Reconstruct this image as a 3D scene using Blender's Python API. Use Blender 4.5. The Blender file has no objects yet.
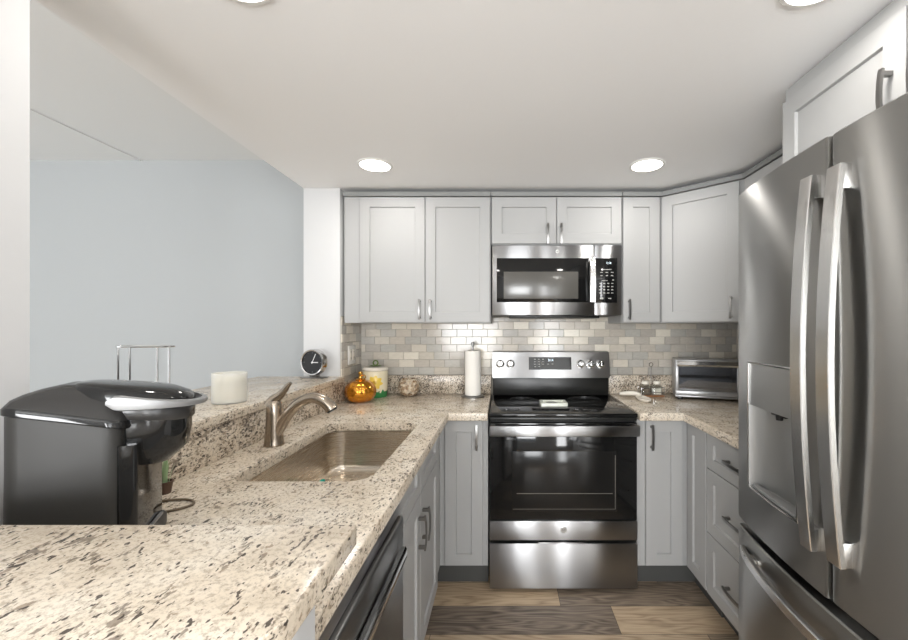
import bpy, bmesh, math, random
from mathutils import Vector, Matrix
PI = math.pi
sc = bpy.context.scene
COL = sc.collection
rnd = random.Random(7)

# ------------------------------------------------------------------ camera, light, exposure
CAMH = 1.35
cam_d = bpy.data.cameras.new('camera')
cam_d.sensor_width = 36.0
cam_d.lens = 36.0 * 400 / 908
cam_d.shift_x = -49 / 908
cam_d.shift_y = 8 / 908
cam_d.clip_start = 0.02
cam = bpy.data.objects.new('camera', cam_d); COL.objects.link(cam)
cam.location = (0, 0, CAMH); cam.rotation_euler = (PI / 2, 0, 0)
sc.camera = cam
sc.view_settings.view_transform = 'Standard'
sc.view_settings.look = 'None'
sc.view_settings.gamma = 1
sc.view_settings.use_curve_mapping = False
sc.view_settings.exposure = 0.04

world = bpy.data.worlds.new('daylight'); sc.world = world
world.use_nodes = True
world.node_tree.nodes['Background'].inputs[0].default_value = (0.85, 0.93, 1.0, 1)
world.node_tree.nodes['Background'].inputs[1].default_value = 1.2

def area(name, loc, rot, sx, sy, power, color=(1, 1, 1)):
    d = bpy.data.lights.new(name, 'AREA'); d.shape = 'RECTANGLE'; d.size = sx; d.size_y = sy
    d.energy = power; d.color = color
    o = bpy.data.objects.new(name, d); COL.objects.link(o); o.location = loc; o.rotation_euler = rot
    return o
# daylight by patio door and left window; rear and right windows are added fill
area('fill_unseen_rear_window', (-1.15, -3.55, 1.35), (PI / 2 + .72, 0, 0), 2.0, 1.7, 260, (0.97, 0.985, 1.0))  # added lamp at an unseen window, tilted up to brighten the ceiling
area('daylight_patio_door', (1.02, -3.55, 1.2), (PI / 2 + .1, 0, 0), .42, 1.9, 55, (0.98, 0.99, 1.0))
area('daylight_left_window', (-5.05, 0.4, 1.4), (0, -PI / 2 - .35, 0), 1.5, 2.3, 27, (0.96, 0.98, 1.0))
area('fill_unseen_right_window', (1.53, -2.2, 1.35), (0, PI / 2 + .4, 0), 1.5, 1.3, 40, (0.95, 0.97, 1.0))  # added lamp at an unseen window, soft fill from behind right
CAN = [(-0.64, 2.0), (0.72, 2.0), (-0.622, 0.920), (0.742, 0.930)]
CAN_POWER = 2.5

# ------------------------------------------------------------------ helpers
def wmat(o):
    m = Matrix.LocRotScale(o.location, o.rotation_euler, None)
    return (wmat(o.parent) @ m) if o.parent else m

def obj(name, bm, mat, parent=None, world=False, smooth=35, label=None, kind=None):
    me = bpy.data.meshes.new(name)
    if world and parent is not None:
        bm.transform(wmat(parent).inverted())
    ang = math.radians(smooth)
    bm.normal_update()
    for f in bm.faces: f.smooth = True
    for e in bm.edges:
        if len(e.link_faces) == 2:
            e.smooth = e.calc_face_angle(0) < ang
    bm.to_mesh(me); bm.free()
    me.materials.append(mat)
    o = bpy.data.objects.new(name, me); COL.objects.link(o)
    if parent is not None: o.parent = parent
    if label: o['label'] = label
    if kind: o['kind'] = kind
    return o

def tag(o, label, cat, group=None, kind=None):
    o['label'] = label; o['category'] = cat
    if group: o['group'] = group
    if kind: o['kind'] = kind
    return o

def thing(name, label, cat, loc=(0, 0, 0), rotz=0, group=None):
    o = bpy.data.objects.new(name, None); COL.objects.link(o)
    o.location = loc; o.rotation_euler = (0, 0, rotz); o.empty_display_size = 0.05
    return tag(o, label, cat, group)

def struct(name, bm, mat, parent=None):
    return obj(name, bm, mat, parent, kind='structure' if parent is None else None)

def BM(): return bmesh.new()

def box(bm, x0, x1, y0, y1, z0, z1, bev=0.0, seg=2, M=None):
    r = bmesh.ops.create_cube(bm, size=1)
    vs = r['verts']
    for v in vs:
        v.co = Vector((x0 + (v.co.x + .5) * (x1 - x0), y0 + (v.co.y + .5) * (y1 - y0), z0 + (v.co.z + .5) * (z1 - z0)))
    if bev > 0:
        es = list({e for v in vs for e in v.link_edges})
        rb = bmesh.ops.bevel(bm, geom=es, offset=min(bev, .49 * min(x1 - x0, y1 - y0, z1 - z0)), segments=seg, profile=.5, affect='EDGES')
        vs = list({v for f in rb['faces'] for v in f.verts} | {v for v in vs if v.is_valid})
    if M is not None:
        for v in vs: v.co = M @ v.co
    return vs

def cyl(bm, p0, p1, r0, r1=None, n=24, caps=True):
    p0 = Vector(p0); p1 = Vector(p1); r1 = r0 if r1 is None else r1
    d = (p1 - p0).normalized()
    a = d.orthogonal().normalized(); b = d.cross(a)
    A = [bm.verts.new(p0 + r0 * (math.cos(2 * PI * i / n) * a + math.sin(2 * PI * i / n) * b)) for i in range(n)]
    B = [bm.verts.new(p1 + r1 * (math.cos(2 * PI * i / n) * a + math.sin(2 * PI * i / n) * b)) for i in range(n)]
    for i in range(n):
        bm.faces.new((A[i], A[(i + 1) % n], B[(i + 1) % n], B[i]))
    if caps:
        bm.faces.new(list(reversed(A))); bm.faces.new(B)

def lathe(bm, prof, c=(0, 0, 0), n=32, ribs=0, amp=0, axis='z'):
    """prof: list of (r, z). Closed at the ends when r is zero."""
    c = Vector(c); rings = []
    for r, z in prof:
        if r < 1e-6:
            p = Vector((0, 0, z)); rings.append([bm.verts.new(p)])
        else:
            ring = []
            for i in range(n):
                t = 2 * PI * i / n
                rr = r * (1 - amp * (0.5 + 0.5 * math.cos(ribs * t)) ** 2) if ribs else r
                ring.append(bm.verts.new(Vector((rr * math.cos(t), rr * math.sin(t), z))))
            rings.append(ring)
    for a, b in zip(rings, rings[1:]):
        for i in range(n):
            j = (i + 1) % n
            if len(a) == 1 and len(b) == 1: break
            if len(a) == 1: bm.faces.new((a[0], b[j], b[i]))
            elif len(b) == 1: bm.faces.new((a[i], a[j], b[0]))
            else: bm.faces.new((a[i], a[j], b[j], b[i]))
    for ring in rings:
        for v in ring:
            if axis == 'y-': v.co = Vector((v.co.x, -v.co.z, v.co.y))
            elif axis == 'x-': v.co = Vector((-v.co.z, v.co.y, v.co.x))
            v.co += c
    bmesh.ops.recalc_face_normals(bm, faces=bm.faces)

def smooth_path(pts, k=8):
    pts = [Vector(p) for p in pts]; out = []
    P = [pts[0] * 2 - pts[1]] + pts + [pts[-1] * 2 - pts[-2]]
    for i in range(1, len(P) - 2):
        for s in range(k):
            t = s / k
            out.append(0.5 * ((2 * P[i]) + (P[i + 1] - P[i - 1]) * t + (2 * P[i - 1] - 5 * P[i] + 4 * P[i + 1] - P[i + 2]) * t * t + (-P[i - 1] + 3 * P[i] - 3 * P[i + 1] + P[i + 2]) * t ** 3))
    out.append(pts[-1]); return out

def tube(bm, pts, r, n=12, closed=False, up=None, cross=None):
    """r: float or list; cross: optional list of 2D unit offsets (flat profiles)."""
    pts = [Vector(p) for p in pts]; m = len(pts)
    rs = r if isinstance(r, (list, tuple)) else [r] * m
    prev = None; rings = []
    for i, p in enumerate(pts):
        a = pts[(i + 1) % m] if (closed or i < m - 1) else p
        b = pts[i - 1] if (closed or i > 0) else p
        d = (a - b).normalized()
        if up is not None: u = Vector(up)
        elif prev is None: u = d.orthogonal()
        else: u = prev
        u = (u - d * u.dot(d)).normalized(); prev = u
        w = d.cross(u)
        offs = cross if cross else [(math.cos(2 * PI * k / n), math.sin(2 * PI * k / n)) for k in range(n)]
        rings.append([bm.verts.new(p + rs[i] * (ox * u + oy * w)) for ox, oy in offs])
    q = len(rings[0])
    for i in range(m if closed else m - 1):
        A = rings[i]; B = rings[(i + 1) % m]
        for k in range(q):
            bm.faces.new((A[k], A[(k + 1) % q], B[(k + 1) % q], B[k]))
    if not closed:
        bm.faces.new(list(reversed(rings[0]))); bm.faces.new(rings[-1])
    bmesh.ops.recalc_face_normals(bm, faces=bm.faces)

def loft(bm, loops, cap0=True, cap1=True):
    R = [[bm.verts.new(Vector(p)) for p in L] for L in loops]
    n = len(R[0])
    for A, B in zip(R, R[1:]):
        for k in range(n):
            bm.faces.new((A[k], A[(k + 1) % n], B[(k + 1) % n], B[k]))
    if cap0: bm.faces.new(list(reversed(R[0])))
    if cap1: bm.faces.new(R[-1])
    bmesh.ops.recalc_face_normals(bm, faces=bm.faces)

def rrect(x0, x1, y0, y1, z, r, k=6):
    out = []
    for cx, cy, a0 in ((x1 - r, y1 - r, 0), (x0 + r, y1 - r, PI / 2), (x0 + r, y0 + r, PI), (x1 - r, y0 + r, 1.5 * PI)):
        for i in range(k + 1):
            t = a0 + PI / 2 * i / k
            out.append((cx + r * math.cos(t), cy + r * math.sin(t), z))
    return out

def prism(bm, poly, z0, z1, holes=(), bev=0.0):
    """extruded polygon (x, y) with optional holes"""
    edges = []
    for loop in [poly] + list(holes):
        vs = [bm.verts.new((p[0], p[1], z1)) for p in loop]
        edges += [bm.edges.new((vs[i], vs[(i + 1) % len(vs)])) for i in range(len(vs))]
    r = bmesh.ops.triangle_fill(bm, use_beauty=True, use_dissolve=False, edges=edges)
    top = [f for f in r['geom'] if isinstance(f, bmesh.types.BMFace)]
    ex = bmesh.ops.extrude_face_region(bm, geom=top)
    nv = [g for g in ex['geom'] if isinstance(g, bmesh.types.BMVert)]
    for v in nv: v.co.z = z0
    bmesh.ops.recalc_face_normals(bm, faces=bm.faces)
    if bev > 0:
        es = [e for e in bm.edges if len(e.link_faces) == 2 and e.calc_face_angle(0) > 0.8]
        bmesh.ops.bevel(bm, geom=es, offset=bev, segments=3, profile=.5, affect='EDGES')

# ------------------------------------------------------------------ materials
def mat(name, color, rough=.5, metal=0.0, spec=.5, coat=0.0, aniso=0.0, alpha=None, trans=0.0, ior=1.45, emit=None, estr=0):
    m = bpy.data.materials.new(name); m.use_nodes = True
    b = m.node_tree.nodes['Principled BSDF']; i = b.inputs
    i['Base Color'].default_value = (*color, 1); i['Roughness'].default_value = rough; i['Metallic'].default_value = metal
    i['Specular IOR Level'].default_value = spec; i['Coat Weight'].default_value = coat
    i['Transmission Weight'].default_value = trans; i['IOR'].default_value = ior
    if emit: i['Emission Color'].default_value = (*emit, 1); i['Emission Strength'].default_value = estr
    return m
def N(m, t, **kw):
    n = m.node_tree.nodes.new(t)
    for k, v in kw.items(): setattr(n, k, v)
    return n
def L(m, a, b): m.node_tree.links.new(a, b)
def bsdf(m): return m.node_tree.nodes['Principled BSDF']
def coords(m, scale=(1, 1, 1), rot=(0, 0, 0)):
    t = N(m, 'ShaderNodeNewGeometry'); mp = N(m, 'ShaderNodeMapping')
    mp.inputs['Scale'].default_value = scale; mp.inputs['Rotation'].default_value = rot
    L(m, t.outputs['Position'], mp.inputs['Vector']); return mp.outputs['Vector']
def noise(m, vec, scale, detail=3, rough=.5, dist=0):
    n = N(m, 'ShaderNodeTexNoise'); n.inputs['Scale'].default_value = scale; n.inputs['Detail'].default_value = detail
    n.inputs['Roughness'].default_value = rough; n.inputs['Distortion'].default_value = dist
    L(m, vec, n.inputs['Vector']); return n
def ramp(m, fac, stops):
    r = N(m, 'ShaderNodeValToRGB'); e = r.color_ramp.elements
    while len(e) < len(stops): e.new(.5)
    for el, (p, c) in zip(e, stops):
        el.position = p; el.color = (*c, 1) if len(c) == 3 else c
    L(m, fac, r.inputs['Fac']); return r.outputs['Color']
def mix(m, fac, a, b, mode='MIX'):
    n = N(m, 'ShaderNodeMix'); n.data_type = 'RGBA'; n.blend_type = mode
    for sock, v in ((n.inputs[0], fac), (n.inputs[6], a), (n.inputs[7], b)):
        if isinstance(v, (int, float)): sock.default_value = v
        elif isinstance(v, tuple): sock.default_value = (*v, 1)
        else: L(m, v, sock)
    return n.outputs[2]
def bump(m, h, strength=.1, dist=.01):
    b = N(m, 'ShaderNodeBump'); b.inputs['Strength'].default_value = strength; b.inputs['Distance'].default_value = dist
    L(m, h, b.inputs['Height']); L(m, b.outputs['Normal'], bsdf(m).inputs['Normal'])
def math_(m, op, a, b=None):
    n = N(m, 'ShaderNodeMath', operation=op)
    for s, v in zip(n.inputs, (a, b)):
        if v is None: continue
        if isinstance(v, (int, float)): s.default_value = v
        else: L(m, v, s)
    return n.outputs[0]

def S(r, g, b):  # sRGB 0..255 -> linear
    f = lambda c: (c / 255 / 12.92) if c / 255 <= .04045 else ((c / 255 + .055) / 1.055) ** 2.4
    return (f(r), f(g), f(b))

def painted(name, col, rough=.6, b=.03, sc_=180):
    m = mat(name, col, rough)
    bump(m, noise(m, coords(m), sc_, 2).outputs['Fac'], b, .002)
    return m
M_CEIL = painted('ceiling_paint', S(247, 247, 247), .9)
M_WHITE = painted('white_wall_paint', S(206, 206, 206), .8)
M_BLUE = painted('pale_blue_wall_paint', S(178, 181, 182), .8)
M_CAB = painted('grey_cabinet_paint', S(170, 170, 169), .5, .01)
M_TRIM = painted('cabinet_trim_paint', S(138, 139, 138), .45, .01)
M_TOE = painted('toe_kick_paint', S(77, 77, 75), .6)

def granite(name='speckled_granite', k=0.0):
    m = mat(name, (.8, .75, .65), .2, spec=.5)
    v = coords(m, rot=(0, 0, .6))
    vs = coords(m, scale=(1, .55, 1), rot=(0, 0, .7))
    big = ramp(m, noise(m, v, 9, 4, .6).outputs['Fac'], [(.3, S(234, 225, 210)), (.52, S(224, 211, 192)), (.72, S(202, 188, 168))])
    fine = noise(m, v, 130, 4, .75).outputs['Fac']
    c = mix(m, ramp(m, fine, [(.47, (0, 0, 0)), (.62, (.75, .75, .75))]), big, S(172, 158, 140))
    # irregular brown-grey flecks in loose clusters, then small dark ones
    cl = noise(m, v, 14, 2).outputs['Fac']
    f1 = noise(m, vs, 95, 3, .6).outputs['Fac']
    k1 = ramp(m, math_(m, 'ADD', f1, math_(m, 'MULTIPLY', math_(m, 'SUBTRACT', cl, .5), .35)), [(.585 - k, (0, 0, 0)), (.64 - k, (1, 1, 1))])
    hue = noise(m, v, 30, 2).outputs['Fac']
    c = mix(m, math_(m, 'MULTIPLY', k1, .72), c, ramp(m, hue, [(.35, S(138, 118, 98)), (.6, S(104, 94, 84))]))
    f2 = noise(m, vs, 150, 2, .5).outputs['Fac']
    k2 = ramp(m, math_(m, 'ADD', f2, math_(m, 'MULTIPLY', math_(m, 'SUBTRACT', cl, .5), .25)), [(.625 - k * .6, (0, 0, 0)), (.665 - k * .6, (1, 1, 1))])
    c = mix(m, math_(m, 'MULTIPLY', k2, .9), c, S(58, 50, 46))
    L(m, c, bsdf(m).inputs['Base Color'])
    return m
M_GRAN = granite()
M_GRAN_LESS_GLARE = granite('granite_splash_less_glare', .075)  # same stone; denser flecks paint in the lower glare on upright faces

def steel(name, col, rough, axis='z', aniso=.75, streak=.06):
    """brushed metal; axis = direction of the brushing"""
    m = mat(name, col, rough, 1.0)
    sc3 = {'z': (60, 60, 1.2), 'x': (1.2, 1.2, 300), 'h': (1.2, 1.2, 300)}[axis]
    v = coords(m, scale=sc3)
    n = noise(m, v, 8, 3, .6)
    r = N(m, 'ShaderNodeMapRange'); r.inputs['To Min'].default_value = rough - streak; r.inputs['To Max'].default_value = rough + streak
    L(m, n.outputs['Fac'], r.inputs['Value']); L(m, r.outputs['Result'], bsdf(m).inputs['Roughness'])
    b = bsdf(m); b.inputs['Anisotropic'].default_value = aniso
    t = N(m, 'ShaderNodeTangent'); t.direction_type = 'RADIAL'; t.axis = 'Z'
    L(m, t.outputs['Tangent'], b.inputs['Tangent'])
    b.inputs['Anisotropic Rotation'].default_value = 0.25 if axis in 'xh' else 0.0
    return m
M_STEEL = steel('brushed_stainless', S(164, 164, 165), .3, 'x', 1.0, .04)
M_FRIDGE = steel('fridge_stainless', S(166, 165, 162), .3, 'x', 1.0, .03)
M_BAR = steel('bright_handle_steel', S(204, 203, 201), .24, 'z', .4)
M_DARKST = steel('dark_stainless', S(128, 128, 127), .3, 'x')
M_CHROME = mat('chrome', S(205, 205, 205), .12, 1)
M_NICKEL = mat('brushed_nickel', S(172, 160, 146), .24, 1)
M_SINK = steel('sink_steel', S(214, 204, 190), .27, 'x', .5)
M_PULL = mat('satin_pull_metal', S(142, 141, 139), .3, 1)
M_BLK = mat('black_glass', (.008, .008, .008), .06, spec=.5)
M_OVENW = mat('oven_window_glass', (.012, .0115, .011), .12, spec=.35)
M_MWW = mat('microwave_window_screen', S(88, 86, 82), .18, spec=.6)
M_BLKP = mat('black_plastic', (.014, .014, .013), .3)
M_KEU = painted('matte_charcoal_plastic', S(50, 49, 47), .42, .04, 900)
M_KEUG = mat('gloss_black_plastic', (.012, .012, .012), .07, spec=.6)
M_KEUD = mat('satin_dark_plastic', S(52, 51, 50), .22)
M_SILV = mat('silver_plastic', S(150, 150, 150), .42, .5)
M_GREYP = mat('grey_plastic', S(128, 128, 127), .4)
M_DGREY = mat('dark_grey_body', S(52, 52, 52), .5)
M_WPL = mat('white_plastic', S(235, 234, 230), .4)
M_CER = mat('white_ceramic', S(238, 232, 220), .15)
M_GROUT = mat('tile_grout', S(176, 170, 160), .9)
M_KEY = mat('key_print', S(170, 170, 165), .5)
M_DISP = mat('lit_clock_digits', (.8, .9, 1), .5, emit=(.8, .93, 1), estr=1.5)
M_LENS = mat('lamp_lens', (1, 1, 1), .5, emit=(1, .96, .9), estr=9)
def thin_glass(name, tint, refl=.12):
    m = bpy.data.materials.new(name); m.use_nodes = True; nt = m.node_tree; nt.nodes.clear()
    o = N(m, 'ShaderNodeOutputMaterial'); mx = N(m, 'ShaderNodeMixShader'); a = N(m, 'ShaderNodeBsdfTransparent'); g = N(m, 'ShaderNodeBsdfGlossy')
    a.inputs[0].default_value = (*tint, 1); g.inputs['Roughness'].default_value = .03; mx.inputs[0].default_value = refl
    L(m, a.outputs[0], mx.inputs[1]); L(m, g.outputs[0], mx.inputs[2]); L(m, mx.outputs[0], o.inputs[0]); return m
M_RECESS = mat('satin_recess_metal', S(170, 170, 168), .38, .75)

def tile_mat():
    m = mat('glazed_tile', (.5, .5, .5), .14)
    a = N(m, 'ShaderNodeAttribute'); a.attribute_name = 'tone'
    n = noise(m, coords(m, scale=(1, 1, 3)), 40, 3).outputs['Fac']
    c = mix(m, .08, a.outputs['Color'], ramp(m, n, [(.3, (.2, .2, .2)), (.7, (.9, .88, .84))]))
    L(m, c, bsdf(m).inputs['Base Color'])
    return m
M_TILE = tile_mat()
def plank_mat():
    m = mat('wood_plank_vinyl', (.4, .3, .2), .42)
    a = N(m, 'ShaderNodeAttribute'); a.attribute_name = 'tone'
    sep = N(m, 'ShaderNodeSeparateColor'); L(m, a.outputs['Color'], sep.inputs[0])
    # red = tone, green = per-plank offset
    g = N(m, 'ShaderNodeNewGeometry'); off = N(m, 'ShaderNodeCombineXYZ')
    L(m, math_(m, 'MULTIPLY', sep.outputs[1], 37.0), off.inputs[0]); L(m, math_(m, 'MULTIPLY', sep.outputs[1], 11.0), off.inputs[2])
    ad = N(m, 'ShaderNodeVectorMath', operation='ADD'); L(m, g.outputs['Position'], ad.inputs[0]); L(m, off.outputs[0], ad.inputs[1])
    mp = N(m, 'ShaderNodeMapping'); mp.inputs['Scale'].default_value = (1.2, 9, 1); L(m, ad.outputs[0], mp.inputs['Vector'])
    n1 = noise(m, mp.outputs['Vector'], 1.2, 2, .5, .2)
    rings = math_(m, 'FRACT', math_(m, 'MULTIPLY', n1.outputs['Fac'], 13.0))
    rings = math_(m, 'ABSOLUTE', math_(m, 'SUBTRACT', rings, .5))
    mp2 = N(m, 'ShaderNodeMapping'); mp2.inputs['Scale'].default_value = (3, 90, 1); L(m, ad.outputs[0], mp2.inputs['Vector'])
    n2 = noise(m, mp2.outputs['Vector'], 2, 3, .6)
    grain = math_(m, 'ADD', math_(m, 'MULTIPLY', rings, .8), math_(m, 'MULTIPLY', math_(m, 'SUBTRACT', n2.outputs['Fac'], .2), 1.0))
    dark = ramp(m, grain, [(.15, S(78, 68, 60)), (.45, S(116, 103, 91)), (.85, S(152, 138, 122))])
    light = ramp(m, grain, [(.15, S(148, 126, 102)), (.45, S(186, 163, 135)), (.85, S(206, 184, 154))])
    c = mix(m, sep.outputs[0], dark, light)
    L(m, c, bsdf(m).inputs['Base Color'])
    bump(m, grain, .08, .001)
    return m
M_PLANK = plank_mat()

# ------------------------------------------------------------------ setting: room shell
ZC, ZH = 2.165, 2.47            # kitchen ceiling, living-space ceiling
XL, XR, YB = -0.95, 1.56, 2.67
XO = -1.163                     # living-room face of the pass-through wall
YR = -3.6; XF = -5.1
M_SUB = mat('subfloor', S(90, 84, 78), .9)

def tone_layer(bm):
    return bm.loops.layers.float_color.new('tone')
bm = BM(); lay = tone_layer(bm)
prnd = random.Random(4)
W = .18
row0 = -30
for k in range(row0, 6):
    y0 = 1.762 + W * k; y1 = y0 + W
    if y0 < YR - .1 or y0 > YB: continue
    y0c, y1c = max(y0, YR), min(y1, YB)
    # explicit seams in the rows that show
    seam = {0: .522, 1: .28, -1: .9, -2: .1, 2: -.4}.get(k, prnd.uniform(-.6, .6))
    first = {0: 0.0, 1: 1.0, -1: .75, -2: .2, 2: .2}.get(k, prnd.random())
    x = seam - 1.22 * 4; i = 0
    while x < XR:
        xa, xb = max(x, XF), min(x + 1.22, XR)
        if xb > xa:
            g = .0012
            vs = [bm.verts.new(p) for p in ((xa + g, y0c + g, 0), (xb - g, y0c + g, 0), (xb - g, y1c - g, 0), (xa + g, y1c - g, 0))]
            f = bm.faces.new(vs)
            if i == 3: t = first
            elif i == 4: t = {0: .9, 1: 0.1}.get(k, 1 - first)
            else: t = prnd.random()
            o_ = prnd.random()
            for lp in f.loops: lp[lay] = (t, o_, 0, 1)
        x += 1.22; i += 1
fl = struct('floor', bm, M_PLANK)
bm = BM(); box(bm, XF - .1, XR + .1, YR - .1, YB + .1, -.12, -.002); struct('floor_slab', bm, M_SUB)

bm = BM(); box(bm, XO, XR + .1, -1.0, YB + .1, ZC, ZC + .45); struct('ceiling', bm, M_CEIL)
bm = BM(); box(bm, XF - .1, XO, YR - .1, YB + .1, ZH, ZH + .1); box(bm, XO, XR + .1, YR - .1, -1.0, ZH, ZH + .1); struct('ceiling_living', bm, painted('living_ceiling_paint', S(240, 241, 240), .9))
bm = BM(); box(bm, -2.42, -2.412, YR, YB, ZH - .008, ZH, .003); struct('trim_1', bm, M_CEIL)
bm = BM(); box(bm, XF - .1, XR + .1, YB, YB + .1, 0, ZH); struct('wall_back', bm, M_BLUE)
# right wall with an added, unseen window beyond the fridge, behind the camera
def wall_with_hole(name, axis, c0, c1, a0, a1, h, m, hole):
    bm = BM(); p0, p1, z0, z1 = hole
    segs = [(a0, p0, 0, h), (p1, a1, 0, h), (p0, p1, 0, z0), (p0, p1, z1, h)]
    for s0, s1, q0, q1 in segs:
        if axis == 'x': box(bm, c0, c1, s0, s1, q0, q1)
        else: box(bm, s0, s1, c0, c1, q0, q1)
    return struct(name, bm, m)
wall_with_hole('wall_right', 'x', XR, XR + .1, YR, YB, ZH, M_WHITE, (-2.9, -1.5, .55, 2.1))
bm = BM()
for x0, x1, z0, z1 in ((XF, -2.2, 0, ZH), (-2.2, -.1, 0, .45), (-2.2, -.1, 2.2, ZH), (-.1, .79, 0, ZH), (.79, 1.25, 0, .2), (.79, 1.25, 2.2, ZH), (1.25, XR, 0, ZH)):
    box(bm, x0, x1, YR - .1, YR, z0, z1)
struct('wall_rear', bm, M_WHITE)
wall_with_hole('wall_left', 'x', XF - .1, XF, YR, YB, ZH, M_BLUE, (-.8, 1.6, .6, 2.15))
def window(n, axis, c, a0, a1, z0, z1):
    t = bpy.data.objects.new('window_%d' % n, None); COL.objects.link(t); t['kind'] = 'structure'
    bm = BM(); w = .05
    def bb(s0, s1, q0, q1, dd=.03):
        if axis == 'x': box(bm, c - dd, c + dd, s0, s1, q0, q1, .004)
        else: box(bm, s0, s1, c - dd, c + dd, q0, q1, .004)
    bb(a0, a1, z0, z0 + w); bb(a0, a1, z1 - w, z1); bb(a0, a0 + w, z0 + w, z1 - w); bb(a1 - w, a1, z0 + w, z1 - w)
    mid = (a0 + a1) / 2; bb(mid - .025, mid + .025, z0 + w, z1 - w, .02)
    t['kind'] = 'structure'
    obj('window_frame', bm, M_WPL, t)
window(1, 'y', YR - .05, -2.2, -.1, .45, 2.2)  # unseen window, added to go with the rear fill lamp
window(4, 'y', YR - .05, .79, 1.25, .2, 2.2)
window(2, 'x', XF - .05, -.8, 1.6, .6, 2.15)
window(3, 'x', XR + .05, -2.9, -1.5, .55, 2.1)  # unseen window, added to go with the right fill lamp

# pass-through wall: near wall, half wall under the ledge, column against the back wall
bm = BM(); box(bm, XO, XL, -1.0, .803, 0, ZC); struct('wall_near', bm, M_WHITE)
bm = BM(); box(bm, XO, XL, .804, 2.33, 0, 1.035); struct('wall_half', bm, M_WHITE)
bm = BM(); box(bm, XO, XL, 2.33, YB, 0, ZC, .003); struct('wall_column', bm, M_WHITE)
# knee wall carrying the raised bar in front
bm = BM(); box(bm, XL, -.25, .40, .534, 0, 1.038, .002); struct('wall_knee', bm, M_WHITE)

# tiled backsplash
TONES = [S(196, 188, 176), S(203, 194, 180), S(190, 183, 173), S(226, 218, 203), S(181, 176, 168), S(230, 223, 208), S(198, 191, 180), S(206, 198, 184), S(188, 185, 177), S(194, 190, 182)]
def tiles(name, p0, du, n_out, width, z0, z1, seed):
    """wall tiling from p0 along du, raised along n_out; one mesh with a tone per tile"""
    r = random.Random(seed); bm = BM(); lay = tone_layer(bm)
    TW, TH, G = .1016, .0505, .0016
    rows = int(math.ceil((z1 - z0) / TH)); last = None
    for i in range(rows):
        za, zb = z0 + i * TH + G / 2, min(z0 + (i + 1) * TH - G / 2, z1)
        if zb - za < .004: continue
        x = -(TW / 2) * (i % 2) - r.choice((0, .02, .01))
        while x < width:
            xa, xb = max(x + G / 2, 0), min(x + TW - G / 2, width); x += TW
            if xb - xa < .004: continue
            c = r.choice(TONES)
            if c == last: c = r.choice(TONES)
            last = c; j = r.uniform(.95, 1.05)
            n0 = len(bm.faces)
            P = lambda u, h, z: Vector(p0) + Vector(du) * u + Vector(n_out) * h + Vector((0, 0, z))
            T, b_ = .006, .0015
            o4 = [bm.verts.new(P(u, T - b_, z)) for u, z in ((xa, za), (xb, za), (xb, zb), (xa, zb))]
            i4 = [bm.verts.new(P(u, T, z)) for u, z in ((xa + b_, za + b_), (xb - b_, za + b_), (xb - b_, zb - b_), (xa + b_, zb - b_))]
            w4 = [bm.verts.new(P(u, 0, z)) for u, z in ((xa, za), (xb, za), (xb, zb), (xa, zb))]
            fs = [bm.faces.new(i4)]
            for k in range(4):
                q = (k + 1) % 4
                fs.append(bm.faces.new((o4[k], o4[q], i4[q], i4[k]))); fs.append(bm.faces.new((w4[k], w4[q], o4[q], o4[k])))
            for f in fs:
                for lp in f.loops: lp[lay] = (c[0] * j, c[1] * j, c[2] * j, 1)
    bmesh.ops.recalc_face_normals(bm, faces=bm.faces)
    return obj(name, bm, M_TILE, kind='structure', smooth=20)
tiles('trim_2', (XL + .004, YB - .004, 0), (1, 0, 0), (0, -1, 0), XR - XL - .004, 1.039, 1.42, 11)
tiles('trim_3', (XL + .004, YB - .012, 0), (0, -1, 0), (1, 0, 0), .325, 1.062, 1.415, 5)
tiles('trim_4', (XR - .004, YB - .012, 0), (0, -1, 0), (-1, 0, 0), 1.25, 1.039, 1.38, 8)
bm = BM(); box(bm, XL, XR, YB - .005, YB, .9, 1.425); box(bm, XL, XL + .005, 2.335, YB - .005, .9, 1.42); box(bm, XR - .005, XR, 1.40, YB - .005, .9, 1.385)
struct('trim_5', bm, M_GROUT)

# ------------------------------------------------------------------ recessed lights
for i, (x, y) in enumerate(CAN):
    where = ['on the sink side, near the back cabinets', 'near the angled corner cabinet', 'above the raised bar, cut by the top edge', 'above the fridge, cut by the top edge'][i]
    t = thing('recessed_light', 'round recessed ceiling light ' + where, 'ceiling light', (x, y, ZC), 0, 'recessed ceiling lights')
    bm = BM(); lathe(bm, [(.072, -.0005), (.074, -.006), (.083, -.005), (.087, 0)], n=48); obj('trim_ring', bm, M_WPL, t)
    bm = BM(); lathe(bm, [(0, -.0045), (.06, -.0045), (.0745, -.003)], n=48); obj('lens', bm, M_LENS, t)
    d = bpy.data.lights.new('can_lamp', 'AREA'); d.shape = 'DISK'; d.size = .12; d.energy = CAN_POWER; d.color = (1, .965, .92)
    lo = bpy.data.objects.new('can_lamp', d); COL.objects.link(lo); lo.parent = t; lo.location = (0, 0, -.012)

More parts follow.
